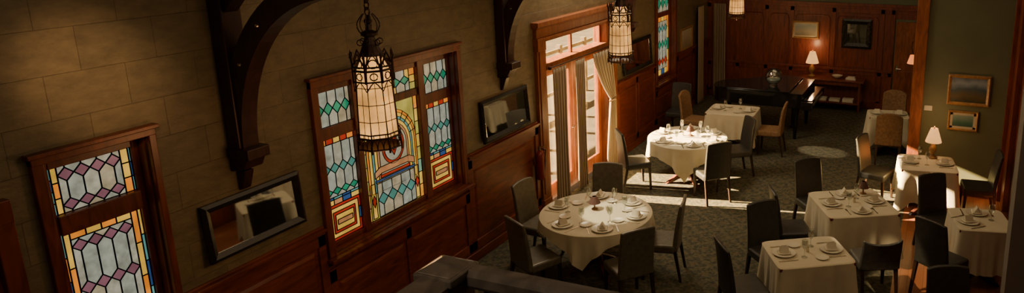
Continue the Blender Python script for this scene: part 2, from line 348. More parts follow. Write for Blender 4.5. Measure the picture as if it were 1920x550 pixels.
# ------------------------------------------------------------------ stained glass
class SG:
    def __init__(s,x): s.g=MB(); s.l=MB(); s.x=x
    def poly(s,pts,c,lay=0,lead=True,w=.0042):
        x=s.x+lay*.0025
        A=sum(pts[i][0]*pts[(i+1)%len(pts)][1]-pts[(i+1)%len(pts)][0]*pts[i][1] for i in range(len(pts)))
        if A<0: pts=pts[::-1]
        s.g.add([(x,p[0],p[1]) for p in pts],[tuple(range(len(pts)))],GK.index(c))
        if lead:
            for i in range(len(pts)): s.line(pts[i],pts[(i+1)%len(pts)],w,lay)
    def line(s,a,b,w=.0042,lay=0):
        x=s.x+lay*.0025; d=Vector((b[0]-a[0],b[1]-a[1])); 
        if d.length<1e-5: return
        d.normalize(); n=Vector((-d.y,d.x))*w
        q=[(a[0]+n.x,a[1]+n.y),(b[0]+n.x,b[1]+n.y),(b[0]-n.x,b[1]-n.y),(a[0]-n.x,a[1]-n.y)]
        s.l.loft([(x-.002,*p) for p in q],[(x+.005,*p) for p in q])
    def rect(s,y0,y1,z0,z1,c,lay=0,w=.0042): s.poly([(y0,z0),(y1,z0),(y1,z1),(y0,z1)],c,lay,True,w)
    def bands(s,y0,y1,z0,z1,n,bs,white=("w","w3","w")):
        W=(y1-y0)/n
        for h,dh,c in bs:
            for k in range(n):
                a=y0+k*W; s.poly([(a,h),(a+W/2,h-dh),(a+W,h),(a+W/2,h+dh)],c)
        lv=[(z0,0)]+[(h,dh) for h,dh,c in bs]+[(z1,0)]
        for i in range(len(lv)-1):
            h1,d1=lv[i]; h2,d2=lv[i+1]
            for k in range(-1,n):
                xs=[y0+(k+.5)*W,y0+(k+1)*W,y0+(k+1.5)*W]
                lo=[(xs[0],h1+d1),(xs[1],h1),(xs[2],h1+d1)]; hi=[(xs[2],h2-d2),(xs[1],h2),(xs[0],h2-d2)]
                if k==-1: lo=lo[1:]; hi=hi[:2]
                if k==n-1: lo=lo[:2]; hi=hi[1:]
                s.poly(lo+hi,random.choice(white))
    def strip(s,y0,y1,z0,z1,cs,horiz=False):
        n=len(cs)
        for i,c in enumerate(cs):
            if horiz: s.rect(y0+(y1-y0)*i/n,y0+(y1-y0)*(i+1)/n,z0,z1,c)
            else: s.rect(y0,y1,z0+(z1-z0)*i/n,z0+(z1-z0)*(i+1)/n,c)
    def redpanel(s,y0,y1,z0,z1):
        s.rect(y0,y1,z0,z1,"r"); d=.03; s.rect(y0+d,y1-d,z0+d,z1-d,"y",1); d=.075; s.rect(y0+d,y1-d,z0+d,z1-d,"r",2)
        d=.10; s.rect(y0+d,y1-d,z0+d+.005,z1-d-.005,"y",3); zc=(z0+z1)/2; s.rect(y0+.12,y1-.12,zc-.025,zc+.025,"k",4)
        for a in (y0,y1-.03): s.rect(a,a+.03,zc-.06,zc+.06,"b",1)
    def finish(s,par):
        mk("stained_glass",s.g,[GL[k] for k in GK],par,label="leaded coloured glass pieces with built-in backlight glow"); mk("lead_came",s.l,M["lead"],par)
def casing(par,y0,y1,z0,z1,oy0,oy1,oz0,oz1,sill=True):
    mb=MB()
    mb.box(-.0,.045,y0,oy0,z0,z1); mb.box(0,.045,oy1,y1,z0,z1); mb.box(0,.05,y0,y1,oz1,z1); mb.box(0,.045,y0,y1,z0,oz0)
    mb.box(.0,.07,y0-.02,y1+.02,z1-.0,z1+.03)
    if sill: mb.box(0,.11,y0-.03,y1+.03,oz0-.05,oz0-.01)
    mb.box(-.2,.0,oy0-.0,oy0+.015,oz0,oz1); mb.box(-.2,.0,oy1-.015,oy1,oz0,oz1); mb.box(-.2,0,oy0,oy1,oz1-.015,oz1); mb.box(-.2,0,oy0,oy1,oz0,oz0+.015)
    mk("window_casing",mb,M["mahog"],par,bevel=.005)
XG=-.10
w1=root("window_1",kind="structure",loc=(0,0,0))
casing(w1,2.59,3.37,.98,2.80,2.66,3.32,1.05,2.75)
mb=MB(); x0,x1=-.14,-.07
mb.box(x0,x1,2.675,2.73,1.065,2.735); mb.box(x0,x1,3.26,3.305,1.065,2.735); mb.box(x0,x1,2.73,3.26,2.67,2.735); mb.box(x0,x1+.02,2.73,3.26,2.20,2.34); mb.box(x0,x1,2.73,3.26,1.065,1.14)
mk("window_sash",mb,M["mahog"],w1,bevel=.006)
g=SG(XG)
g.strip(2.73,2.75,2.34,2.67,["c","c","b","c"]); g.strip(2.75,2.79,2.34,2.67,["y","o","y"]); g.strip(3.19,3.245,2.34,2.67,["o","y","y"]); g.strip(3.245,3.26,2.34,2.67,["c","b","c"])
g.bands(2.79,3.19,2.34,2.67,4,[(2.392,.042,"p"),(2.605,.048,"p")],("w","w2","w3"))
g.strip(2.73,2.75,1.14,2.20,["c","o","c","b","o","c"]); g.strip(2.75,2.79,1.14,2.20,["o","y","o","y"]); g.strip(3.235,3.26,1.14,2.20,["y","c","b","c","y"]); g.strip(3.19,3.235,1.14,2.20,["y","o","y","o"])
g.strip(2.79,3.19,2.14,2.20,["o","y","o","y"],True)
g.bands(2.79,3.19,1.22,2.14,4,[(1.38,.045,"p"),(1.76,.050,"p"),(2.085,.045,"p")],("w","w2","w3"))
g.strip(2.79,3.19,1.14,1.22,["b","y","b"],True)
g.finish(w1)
w2=root("window_2",kind="structure")
casing(w2,4.76,6.93,1.02,2.84,4.84,6.86,1.10,2.77)
mb=MB(); bz,tz=1.115,2.755
for a,b in((4.855,4.90),(5.33,5.41),(6.28,6.38),(6.82,6.845)): mb.box(x0,x1+(.02 if 5<a<6.5 else 0),a,b,bz,tz)
mb.box(x0,x1,4.9,6.82,bz,1.16); mb.box(x0,x1,4.9,6.82,2.68,tz)
mb.box(x0,x1,4.9,5.33,2.21,2.33); mb.box(x0,x1,6.38,6.82,2.21,2.33); mb.box(x0,x1,5.41,6.28,2.36,2.44)
mk("window_sash",mb,M["mahog"],w2,bevel=.006)
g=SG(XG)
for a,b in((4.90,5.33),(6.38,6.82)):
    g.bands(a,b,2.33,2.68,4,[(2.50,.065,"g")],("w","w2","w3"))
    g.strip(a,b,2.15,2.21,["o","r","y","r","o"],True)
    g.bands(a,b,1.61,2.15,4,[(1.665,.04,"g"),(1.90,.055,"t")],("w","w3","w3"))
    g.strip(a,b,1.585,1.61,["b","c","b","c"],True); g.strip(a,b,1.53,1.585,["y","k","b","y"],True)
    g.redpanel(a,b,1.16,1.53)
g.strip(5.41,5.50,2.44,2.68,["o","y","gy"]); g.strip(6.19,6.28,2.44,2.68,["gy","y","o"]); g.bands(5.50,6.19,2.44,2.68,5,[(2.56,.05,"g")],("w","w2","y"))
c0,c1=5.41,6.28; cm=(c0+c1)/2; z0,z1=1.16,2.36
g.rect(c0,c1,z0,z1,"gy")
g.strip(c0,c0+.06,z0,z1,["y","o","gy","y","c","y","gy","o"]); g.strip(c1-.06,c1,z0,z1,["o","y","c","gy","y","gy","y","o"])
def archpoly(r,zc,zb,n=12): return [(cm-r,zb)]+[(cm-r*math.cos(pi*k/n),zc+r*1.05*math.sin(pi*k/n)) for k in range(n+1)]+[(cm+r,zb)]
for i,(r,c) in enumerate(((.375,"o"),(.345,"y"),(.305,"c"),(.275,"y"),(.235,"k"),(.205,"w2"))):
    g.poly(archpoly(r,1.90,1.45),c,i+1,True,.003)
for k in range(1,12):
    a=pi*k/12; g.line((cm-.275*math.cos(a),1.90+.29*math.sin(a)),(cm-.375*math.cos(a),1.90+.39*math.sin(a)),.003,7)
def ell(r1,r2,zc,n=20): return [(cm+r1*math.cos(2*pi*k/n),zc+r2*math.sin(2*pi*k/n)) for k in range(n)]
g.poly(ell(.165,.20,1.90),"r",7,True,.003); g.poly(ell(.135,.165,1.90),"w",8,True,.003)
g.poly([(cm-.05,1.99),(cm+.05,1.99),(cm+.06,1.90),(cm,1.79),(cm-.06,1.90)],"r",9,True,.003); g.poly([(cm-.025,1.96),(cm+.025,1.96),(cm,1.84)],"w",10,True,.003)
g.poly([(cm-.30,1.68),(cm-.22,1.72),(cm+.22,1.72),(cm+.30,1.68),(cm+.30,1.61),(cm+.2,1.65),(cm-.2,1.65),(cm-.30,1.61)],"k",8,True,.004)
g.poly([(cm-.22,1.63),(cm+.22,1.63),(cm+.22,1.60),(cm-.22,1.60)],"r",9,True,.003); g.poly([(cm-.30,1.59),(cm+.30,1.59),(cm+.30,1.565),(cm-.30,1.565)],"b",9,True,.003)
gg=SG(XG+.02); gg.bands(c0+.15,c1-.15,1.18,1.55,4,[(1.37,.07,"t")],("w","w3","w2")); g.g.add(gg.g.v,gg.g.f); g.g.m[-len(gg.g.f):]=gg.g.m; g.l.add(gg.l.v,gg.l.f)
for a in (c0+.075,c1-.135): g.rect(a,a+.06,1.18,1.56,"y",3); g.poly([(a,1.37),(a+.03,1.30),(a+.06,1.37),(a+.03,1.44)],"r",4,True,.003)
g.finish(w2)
w3=root("window_3",kind="structure")
casing(w3,13.08,14.24,.92,2.94,13.17,14.15,1.0,2.86)
mb=MB(); mb.box(x0,x1,13.18,13.25,1.015,2.845); mb.box(x0,x1,14.07,14.14,1.015,2.845); mb.box(x0,x1,13.25,14.07,1.015,1.08); mb.box(x0,x1,13.25,14.07,2.78,2.845); mb.box(x0,x1,13.25,14.07,2.30,2.40)
mk("window_sash",mb,M["mahog"],w3,bevel=.006)
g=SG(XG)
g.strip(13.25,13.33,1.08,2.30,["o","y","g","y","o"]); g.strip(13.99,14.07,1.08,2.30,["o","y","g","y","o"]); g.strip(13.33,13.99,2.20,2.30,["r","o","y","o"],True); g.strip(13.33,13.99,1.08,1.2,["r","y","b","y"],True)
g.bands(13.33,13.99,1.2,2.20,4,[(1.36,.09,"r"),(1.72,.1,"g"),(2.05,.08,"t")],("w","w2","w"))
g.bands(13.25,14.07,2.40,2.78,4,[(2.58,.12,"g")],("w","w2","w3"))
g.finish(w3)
# ------------------------------------------------------------------ french doors
df=MB()
df.box(0,.06,8.60,8.80,0,2.62); df.box(0,.06,11.0,11.2,0,2.62); df.box(0,.06,8.60,11.2,2.62,2.80); df.box(0,.12,8.55,11.25,2.80,2.87); df.box(0,.09,8.58,11.22,2.77,2.80); df.box(0,.09,8.58,11.22,2.60,2.635)
for y in (8.60,11.0):
    df.box(.06,.075,y+.04,y+.16,.3,2.5); df.box(0,.085,y-.01,y+.21,0,.22); df.box(0,.085,y-.01,y+.21,2.45,2.6)
df.box(-.24,.02,8.80,8.90,0,2.60); df.box(-.24,.02,10.90,11.0,0,2.60); df.box(-.24,.02,8.9,10.9,2.55,2.62); df.box(-.2,.02,8.9,10.9,2.12,2.22)
mk(trimname(),df,M["oakred"],kind="structure",bevel=.006)
tr=root("window_4",kind="structure")
mb=MB(); mb.box(-.13,-.12,8.9,10.9,2.22,2.55); mk("glass_pane",mb,M["pane"],tr)
mb=MB(); 
for y in (8.9,9.85,10.86): mb.box(-.15,-.10,y,y+.05,2.22,2.55)
mk("window_sash",mb,M["oakred"],tr,bevel=.004)
for i,(a,b) in enumerate(((8.905,9.895),(9.905,10.895))):
    d=root("door_%d"%(i+1),kind="structure",loc=(0,0,0))
    mb=MB(); xx=(-.16,-.11)
    mb.box(*xx,a,a+.12,.01,2.11); mb.box(*xx,b-.12,b,.01,2.11); mb.box(*xx,a+.12,b-.12,.01,.26); mb.box(*xx,a+.12,b-.12,1.98,2.11)
    mk("door_frame",mb,M["oakred"],d,bevel=.005)
    mb=MB(); mb.box(-.14,-.13,a+.12,b-.12,.26,1.98); mk("glass_pane",mb,M["pane"],d)
    mb=MB(); mb.tube([(-.11,b-.06 if i==0 else a+.06,1.02),(-.06,b-.06 if i==0 else a+.06,1.02),(-.055,(b-.16) if i==0 else a+.16,1.02)],.01,8); mk("handle",mb,M["steel"],d,smooth=True)
pf=root("patio_fence","weathered wooden patio fence outside the french doors","fence",loc=(-3.3,0,-.12))
for z in (.25,.85,1.25):
    mb=MB(); mb.box(-.03,.03,10,20,z,z+.08); mk("fence_rail",mb,M["fence"],pf)
for k in range(9):
    y=10+k*1.25; mb=MB(); mb.box(-.06,.06,y-.06,y+.06,0,1.42); mk("fence_post",mb,M["fence"],pf)
# curtains
def curtain(fnc,label,n=60,m=24):
    mb=MB(); uv=[]
    for j in range(m+1):
        v=j/m
        for i in range(n+1):
            u=i/n; y,z,dep=fnc(u,v)
            mb.v.append((dep,y,z)); uv.append((u*3,v))
    for j in range(m):
        for i in range(n): a=j*(n+1)+i; mb.f.append((a,a+1,a+n+2,a+n+1)); mb.m.append(0)
    mb.uv=uv
    o=mk("curtain",mb,M["curtain"],smooth=True,label=label,cat="curtain",group="striped drapes")
    s=o.modifiers.new("s","SOLIDIFY"); s.thickness=.006
    return o
def straight(y0,y1,zt,zb,folds,x=.10,amp=.028):
    return lambda u,v:(y0+(y1-y0)*u+.02*math.sin(v*4+u*3)*v, zt+(zb-zt)*v, x+amp*math.sin(u*folds*2*pi)*(0.7+.3*v))
curtain(straight(8.93,9.33,2.14,.03,5),"long striped drape hanging straight at french doors")
curtain(straight(9.62,9.92,2.14,.03,5),"long striped drape hanging between the two french doors")
def swept(u,v):
    y0t,y1t=10.18,10.92
    tie=.42
    if v<tie:
        k=(v/tie)**1.2; a=y0t+(10.80-y0t)*k; b=y1t+(10.99-y1t)*k
    else:
        k=min(1,(v-tie)/(1-tie)*1.3); a=10.80-.16*k; b=10.99+.03*k
    z=2.14+(.03-2.14)*v - .12*(1-u)*math.sin(min(1,v/tie)*pi)*0.5
    return a+(b-a)*u, max(.02,z), .11+.03*math.sin(u*6*2*pi)
curtain(swept,"striped drape swept aside and tied back at french doors")
curtain(straight(15.45,15.85,2.3,.03,5),"long drape beside the small framed picture")
mb=MB(); mb.tube([(.10,8.86,2.17),(.10,11.06,2.17)],.014,8)
for y in (8.86,11.06): mb.lathe([(.001,-.03),(.025,-.02),(.03,0),(.025,.02),(.001,.03)],.10,y,2.17,10)
for y in (8.9,11.0): mb.box(.06,.10,y-.01,y+.01,2.14,2.17)
mk("curtain_rod",mb,M["iron"],smooth=True,label="dark iron curtain rod above the french doors",cat="curtain rod")
mb=MB(); mb.tube([(.03,10.97,1.28),(.12,10.76,1.22),(.17,10.86,1.24),(.12,11.02,1.27),(.03,11.02,1.29)],.016,6); mk("curtain_tieback",mb,M["frameyel"],smooth=True,label="braided tie-back holding the drape open",cat="tie-back")
def backdrape(x0,x1):
    mb=MB(); uv=[]; n,m=40,12
    for j in range(m+1):
        for i in range(n+1):
            u=i/n;v=j/m; mb.v.append((x0+(x1-x0)*u,YE-.13+.025*math.sin(u*5*2*pi),2.28*(1-v)+.02)); uv.append((u*3,v))
    for j in range(m):
        for i in range(n): a=j*(n+1)+i; mb.f.append((a,a+1,a+n+2,a+n+1)); mb.m.append(0)
    mb.uv=uv
    o=mk("curtain",mb,M["curtain"],smooth=True,label="long drape on the panelled end wall",cat="curtain",group="striped drapes"); s=o.modifiers.new("s","SOLIDIFY"); s.thickness=.006
backdrape(.18,.48)
# ------------------------------------------------------------------ arch brackets
def bracket(y,ext=1.9):
    r=root("timber_arch_bracket","dark timber wall post with curved brace and carved corbel","beam","timber arch brackets",loc=(0,y,0))
    h=.09
    mb=MB(); mb.box(0,.14,-h,h,2.46,ZC); mk("wall_post",mb,M["dark"],r,bevel=.01)
    mb=MB(); mb.box(0,.24,-h-.015,h+.015,2.38,2.47); mb.prism([(0,2.26),(.15,2.29),(.20,2.38),(0,2.38)],1,-h-.0,h+.0)
    mb.prism([(0,2.08),(.035,2.09),(.07,2.18),(.10,2.26),(0,2.26)],1,-.045,.045)
    mk("corbel",mb,M["dark"],r,bevel=.008)
    cx,cz=1.28,2.47; R1=1.12; R2=1.30; n=20; inn=[];out=[]
    for k in range(n+1):
        a=pi-(pi/2)*k/n
        inn.append((cx+R1*math.cos(a),cz+(R1+.14)*math.sin(a))); out.append((max(.0,cx+R2*math.cos(a)),cz+(R2+.14)*math.sin(a)))
    mb=MB()
    for k in range(n):
        mb.prism([inn[k],inn[k+1],out[k+1],out[k]],1,-.07,.07)
    mk("curved_brace",mb,M["dark"],r)
    mb=MB(); mb.prism([(.10,3.68),(.10,3.54),(.52,3.93),(.38,3.93)],1,-.06,.06); mk("diagonal_strut",mb,M["dark"],r)
    mb=MB(); mb.box(0,ext,-h,h,3.92,4.14); mk("hammer_beam",mb,M["dark"],r,bevel=.01)
    for k in (3,7,11,15):
        p=((inn[k][0]+out[k][0])/2,(inn[k][1]+out[k][1])/2)
        for s in (-1,1):
            mb=MB()
            mb.loft([(p[0]+.016*math.cos(2*pi*i/8),s*.07,p[1]+.016*math.sin(2*pi*i/8)) for i in range(8)],[(p[0]+.012*math.cos(2*pi*i/8),s*.082,p[1]+.012*math.sin(2*pi*i/8)) for i in range(8)])
            mk("bolt",mb,M["steel"],r)
    return r
for y in (4.02,7.80,11.65): bracket(y)
# ------------------------------------------------------------------ lantern
def lantern(loc,top):
    r=root("hanging_lantern","gothic wrought iron pendant lantern with glowing amber glass","pendant light","gothic pendant lanterns",loc=loc)
    ns=8; rt,rb=.128,.150; H=.56
    def P(rr,z,k,sh=0): a=2*pi*k/ns+sh+pi/8; return (rr*math.cos(a),rr*math.sin(a),z)
    gl=MB(); prof=[(rb-.006,.05),(rt-.006,H),(.07,H+.10)]
    vs=[P(rr,z,k) for rr,z in prof for k in range(ns)]
    fs=[(i*ns+k,i*ns+(k+1)%ns,(i+1)*ns+(k+1)%ns,(i+1)*ns+k) for i in range(2) for k in range(ns)]
    gl.add(vs,fs); mk("glass_shade",gl,M["lampglass"],r)
    fr=MB()
    for k in range(ns):
        fr.tube([P(rb,.0,k),P(rt,H,k),P(.075,H+.11,k)],.0065,5)
        a=Vector(P(rb,.05,k))*.5+Vector(P(rb,.05,(k+1)%ns))*.5; b=Vector(P(rt,H,k))*.5+Vector(P(rt,H,(k+1)%ns))*.5
        fr.tube([a,b],.0028,4)
    for t in (.0,.25,.5,.75,1.0):
        rr=rb+(rt-rb)*t; z=.05+(H-.05)*t; fr.tube([P(rr,z,k) for k in range(ns)],.0032 if 0<t<1 else .008,5,True)
    mk("metal_frame",fr,M["iron"],r)
    ga=MB()
    for z in (-.035,.05,.085): ga.tube([P(rb+.012,z,k) for k in range(ns)],.006,5,True)
    for k in range(ns):
        A=Vector(P(rb+.012,0,k));B=Vector(P(rb+.012,0,(k+1)%ns))
        for j in range(3):
            c=A.lerp(B,(j+.5)/3); pts=[]
            ww=(B-A)/3*.5
            for q in range(7):
                t=pi*q/6; pts.append(c-ww*math.cos(t)+Vector((0,0,-.03+.07*math.sin(t))))
            ga.tube(pts,.0035,4)
            ga.tube([c+Vector((0,0,.05)),c+Vector((0,0,.085))],.004,4)
        ga.tube([A+Vector((0,0,-.06)),A+Vector((0,0,.0))],.008,5)
    ga.lathe([(.001,-.085),(.012,-.07),(.03,-.045),(rb,-.035),(rb,-.03),(.02,-.03)],0,0,0,8,rot=pi/8)
    mk("bottom_gallery",ga,M["iron"],r)
    cr=MB()
    for z in (H-.08,H+.0,H+.03): cr.tube([P(rt+.016,z,k) for k in range(ns)],.007,5,True)
    for k in range(ns):
        A=Vector(P(rt+.018,H,k));B=Vector(P(rt+.018,H,(k+1)%ns)); c=(A+B)/2
        cr.tube([A+Vector((0,0,-.09)),A+Vector((0,0,.06)),A*1.05+Vector((0,0,.09))],.009,5)
        cr.tube([A+Vector((0,0,.03)),c+Vector((0,0,.13)),B+Vector((0,0,.03))],.007,5)
        u=(B-A).normalized()
        for rr,zc in ((.032,.055),(.026,-.04)):
            pts=[c+Vector((0,0,zc))+u*rr*math.cos(2*pi*q/10)+Vector((0,0,rr*math.sin(2*pi*q/10))) for q in range(10)]
            cr.tube(pts,.0048,4,True)
        cr.tube([A+Vector((0,0,-.15)),A.lerp(c,.6)+Vector((0,0,-.10)),c+Vector((0,0,-.08)),B.lerp(c,.6)+Vector((0,0,-.10)),B+Vector((0,0,-.15))],.0045,4)
        cr.lathe([(.001,.0),(.012,.02),(.005,.04),(.001,.06)],A.x*1.05,A.y*1.05,H+.085,6)
    cr.lathe([(.085,H+.10),(.075,H+.13),(.05,H+.19),(.035,H+.24),(.06,H+.25),(.06,H+.27),(.02,H+.29),(.014,H+.33),(.03,H+.345),(.03,H+.36),(.006,H+.39),(.006,H+.40)],0,0,0,12)
    for k in range(6):
        a=2*pi*k/6; c,s_=math.cos(a),math.sin(a)
        pts=[(c*(.035+.045*math.sin(t)),s_*(.035+.045*math.sin(t)),H+.24+.12*t/pi*1.4) for t in [pi*q/7 for q in range(8)]]
        cr.tube(pts,.0045,4)
        pts=[(c*(.07+.022*math.cos(t)),s_*(.07+.022*math.cos(t)),H+.20+.022*math.sin(t)) for t in [2*pi*q/9 for q in range(9)]]
        cr.tube(pts,.004,4,True)
    mk("crown",cr,M["iron"],r,smooth=False)
    ch=MB(); z=H+.42; i=0
    zt=top-loc[2]
    while z<zt-.03:
        pts=[]
        for q in range(10):
            t=2*pi*q/10; a=.017*math.cos(t)*1.2; b=.034*math.sin(t)
            pts.append((a,0,z+b) if i%2==0 else (0,a,z+b))
        ch.tube(pts,.006,5,True); z+=.05; i+=1
    ch.lathe([(.001,-.03),(.05,-.02),(.06,0)],0,0,zt,12)
    mk("chain",ch,M["iron"],r)
    L=bpy.data.lights.new("lantern_bulb","POINT"); L.energy=12; L.color=(1,.50,.20); L.shadow_soft_size=.16
    lo=bpy.data.objects.new("lantern_bulb",L); COL.objects.link(lo); lo.location=(loc[0],loc[1],loc[2]-.28)
    return r
lantern((1.46,4.07,2.65),3.92); lantern((1.58,8.12,2.56),ZC); lantern((1.68,13.1,2.47),ZC)
# ------------------------------------------------------------------ frames: mirrors & paintings
def frame_x(name,label,cat,y0,y1,z0,z1,fw,fm,im,inner,dep=.04,group=None):
    r=root(name,label,cat,group,loc=(0,(y0+y1)/2,z0)); yc=(y0+y1)/2
    mb=MB(); W=(y1-y0)/2; H=z1-z0
    a=[(-W,0),(W,0),(W,H),(-W,H)]; b=[(-W+fw,fw),(W-fw,fw),(W-fw,H-fw),(-W+fw,H-fw)]; mid=[(p[0]*.6+q[0]*.4,p[1]*.6+q[1]*.4) for p,q in zip(a,b)]
    X0=.002
    for i in range(4):
        j=(i+1)%4
        mb.add([(X0,*a[i]),(X0,*a[j]),(dep*.7,*a[j]),(dep*.7,*a[i])],[(0,1,2,3)])
        mb.add([(dep*.7,*a[i]),(dep*.7,*a[j]),(dep,*mid[j]),(dep,*mid[i])],[(0,1,2,3)])
        mb.add([(dep,*mid[i]),(dep,*mid[j]),(dep*.5,*b[j]),(dep*.5,*b[i])],[(0,1,2,3)])
        mb.add([(dep*.5,*b[i]),(dep*.5,*b[j]),(X0,*b[j]),(X0,*b[i])],[(0,1,2,3)])
    mk("frame",mb,fm,r)
    mb=MB(); mb.box(.004,dep*.4,-W+fw*.9,W-fw*.9,fw*.9,H-fw*.9); mk(inner,mb,im,r)
    return r
def frame_y(name,label,cat,x0,x1,z0,z1,yw,fw,fm,im,inner,dep=.04,mat=0,group=None):
    r=frame_x(name,label,cat,x0,x1,z0,z1,fw,fm,im,inner,dep,group)
    r.rotation_euler=(0,0,-pi/2); r.location=((x0+x1)/2,yw,z0)
    if mat:
        mb=MB(); W=(x1-x0)/2; H=z1-z0
        for a in ((-W+fw,W-fw,fw,fw+mat),(-W+fw,W-fw,H-fw-mat,H-fw),(-W+fw,-W+fw+mat,fw,H-fw),(W-fw-mat,W-fw,fw,H-fw)): mb.box(dep*.4,dep*.45,*a)
        mk("picture_mount",mb,M["mat"],r)
    return r
for lab,a,b,c,d,ti in (("wide wall mirror in black moulded frame between stained glass windows",3.61,4.53,1.585,2.07,4.2),("wide wall mirror in black frame beside the french doors",7.26,8.33,1.49,2.04,4),("wide wall mirror in black frame beyond french doors",11.5,12.8,1.5,2.08,3)):
    r=frame_x("wall_mirror",lab,"mirror",a,b,c,d,.07,M["frameblk"],M["mirror"],"mirror_glass",.05)
    r.rotation_euler=(0,-math.radians(ti),0); r.location.x=(d-c)*math.sin(math.radians(ti))+.002
frame_x("picture","small pale landscape picture in a wooden frame","picture",14.53,15.28,1.42,1.92,.05,M["frameyel"],painting("pic_a",[(.2,.16,.1),(.4,.35,.25),(.5,.46,.36)],0,.5),"canvas")
frame_y("painting","framed landscape painting with dark sky on green wall","painting",5.52,6.13,1.47,1.95,11.6,.05,M["frameyel"],painting("pic_b",[(.02,.03,.02),(.10,.07,.03),(.05,.08,.10),(.22,.26,.30),(.07,.09,.12)],0.05,.45),"canvas",mat=.0)
frame_y("painting","small framed green seascape with pale mount on green wall","painting",5.56,6.00,1.06,1.38,11.6,.035,M["frameyel"],painting("pic_c",[(.03,.06,.04),(.05,.12,.09),(.16,.22,.18),(.25,.28,.24)],0.05,.3),"canvas",mat=.035)
frame_y("painting","pale coastal painting in a gilt frame on dark panelling","painting",2.08,2.70,1.56,1.97,YE-.035,.04,M["frameyel"],painting("pic_d",[(.12,.10,.06),(.25,.24,.18),(.20,.26,.26),(.4,.38,.3)],0.05,.4),"canvas",mat=.03)
frame_y("wall_mirror","square mirror in a heavy black frame on dark panelling","mirror",3.22,3.88,1.40,2.07,YE-.035,.12,M["frameblk"],M["mirror"],"mirror_glass")
mb=MB(); mb.box(5.20,5.32,11.575,11.6,1.34,1.42); mb.box(5.22,5.27,11.57,11.576,1.37,1.40); mk("thermostat",mb,M["plastic"],bevel=.004,label="small cream thermostat box on green wall",cat="thermostat")
d=root("door_3",kind="structure")
mb=MB(); mb.box(4.40,5.02,YE-.06,YE-.01,0,2.05)
for z0_,z1_ in((.2,.95),(1.1,1.9)): mb.box(4.50,4.92,YE-.075,YE-.06,z0_,z1_)
mk("door_panel",mb,M["oakred"],d,bevel=.008)
mb=MB(); mb.tube([(4.46,YE-.06,1.0),(4.46,YE-.11,1.0),(4.56,YE-.115,1.0)],.012,8); mb.box(4.43,4.49,YE-.065,YE-.055,.93,1.08); mk("handle",mb,M["steel"],d)
sc=root("wall_sconce","small iron wall sconce with glowing orange shade","wall lamp",loc=(5.04,13.0,1.85))
mb=MB(); mb.box(-.02,-.001,-.05,.05,.05,.35); mb.tube([(-.02,0,.25),(-.08,0,.36),(-.14,0,.33),(-.15,0,.22),(-.12,0,.12)],.01,6); mk("bracket_arm",mb,M["iron"],sc,smooth=True)
mb=MB(); mb.lathe([(.09,-.05),(.045,.10),(.04,.10),(.08,-.05)],-.12,0,0,16); mk("lamp_shade",mb,M["scshade"],sc,smooth=True)
fe=root("fire_extinguisher","small red fire extinguisher on the wall beside french doors","fire extinguisher",loc=(.12,8.45,.62))
mb=MB(); mb.lathe([(.05,0),(.06,.02),(.06,.36),(.045,.41),(.02,.43),(.02,.45)],0,0,0,16); mk("cylinder",mb,M["red"],fe,smooth=True)
mb=MB(); mb.box(-.02,.08,-.012,.012,.46,.475); mb.box(-.02,.07,-.01,.01,.49,.50); mb.lathe([(.022,.44),(.022,.49)],0,0,0,8); mk("valve_handle",mb,M["steel"],fe)
mb=MB(); mb.tube([(.02,.0,.46),(.05,.07,.42),(.03,.085,.25),(.02,.07,.1)],.01,6); mk("hose",mb,M["black"],fe,smooth=True)
mb=MB(); mb.box(-.12,-.055,-.03,.03,.2,.3); mk("wall_bracket",mb,M["steel"],fe)
# ------------------------------------------------------------------ chairs
def slab(mb,F,B,nu,nv):
    W=nu+1
    vs=[F(i/nu,j/nv) for j in range(nv+1) for i in range(nu+1)]+[B(i/nu,j/nv) for j in range(nv+1) for i in range(nu+1)]
    o=(nu+1)*(nv+1); fs=[]
    for j in range(nv):
        for i in range(nu):
            a=j*W+i; fs.append((a,a+1,a+W+1,a+W)); fs.append((o+a,o+a+W,o+a+W+1,o+a+1))
    for j in range(nv):
        a=j*W; fs.append((a,a+W,o+a+W,o+a)); a=j*W+nu; fs.append((a,o+a,o+a+W,a+W))
    for i in range(nu):
        fs.append((i,o+i,o+i+1,i+1)); a=nv*W+i; fs.append((a,a+1,o+a+1,o+a))
    mb.add(vs,fs)
def make_chair(mat,label,zt=1.0,roundtop=.02,wt=.215,group="high-backed dining chairs"):
    r=root("dining_chair",label,"chair",group)
    mb=MB(); mb.box(-.225,.225,-.20,.205,.37,.475); o=mk("seat",mb,mat,r,bevel=.028,segs=3)
    mb=MB(); z0=.40
    def F(u,v,t=.0):
        x=(u-.5)*2; zz=z0+(zt-z0)*v-(roundtop*abs(x)**2.5 if v>.8 else 0)*((v-.8)/.2 if v>.8 else 0)
        w=wt*(1-.04*v)
        rec=.085*v**1.4
        return (x*w,-.185-rec+.018*x*x-t*(1-.35*v), zz)
    slab(mb,lambda u,v:F(u,v,0),lambda u,v:F(u,v,.06),8,10)
    mk("backrest",mb,mat,r,smooth=True,bevel=.012)
    for sx in (-1,1):
        for (yt,yb,zh) in ((.175,.19,.38),(-.20,-.27,.40)):
            mb=MB(); a=.021;b=.015
            T=[(sx*.195+i*a,yt+j*a,zh) for i,j in((-1,-1),(1,-1),(1,1),(-1,1))]; Bm=[(sx*.20+i*b,yb+j*b,0) for i,j in((-1,-1),(1,-1),(1,1),(-1,1))]
            mb.loft(Bm,T); mk("leg",mb,M["legwood"],r,bevel=.003)
    return r
CH={}
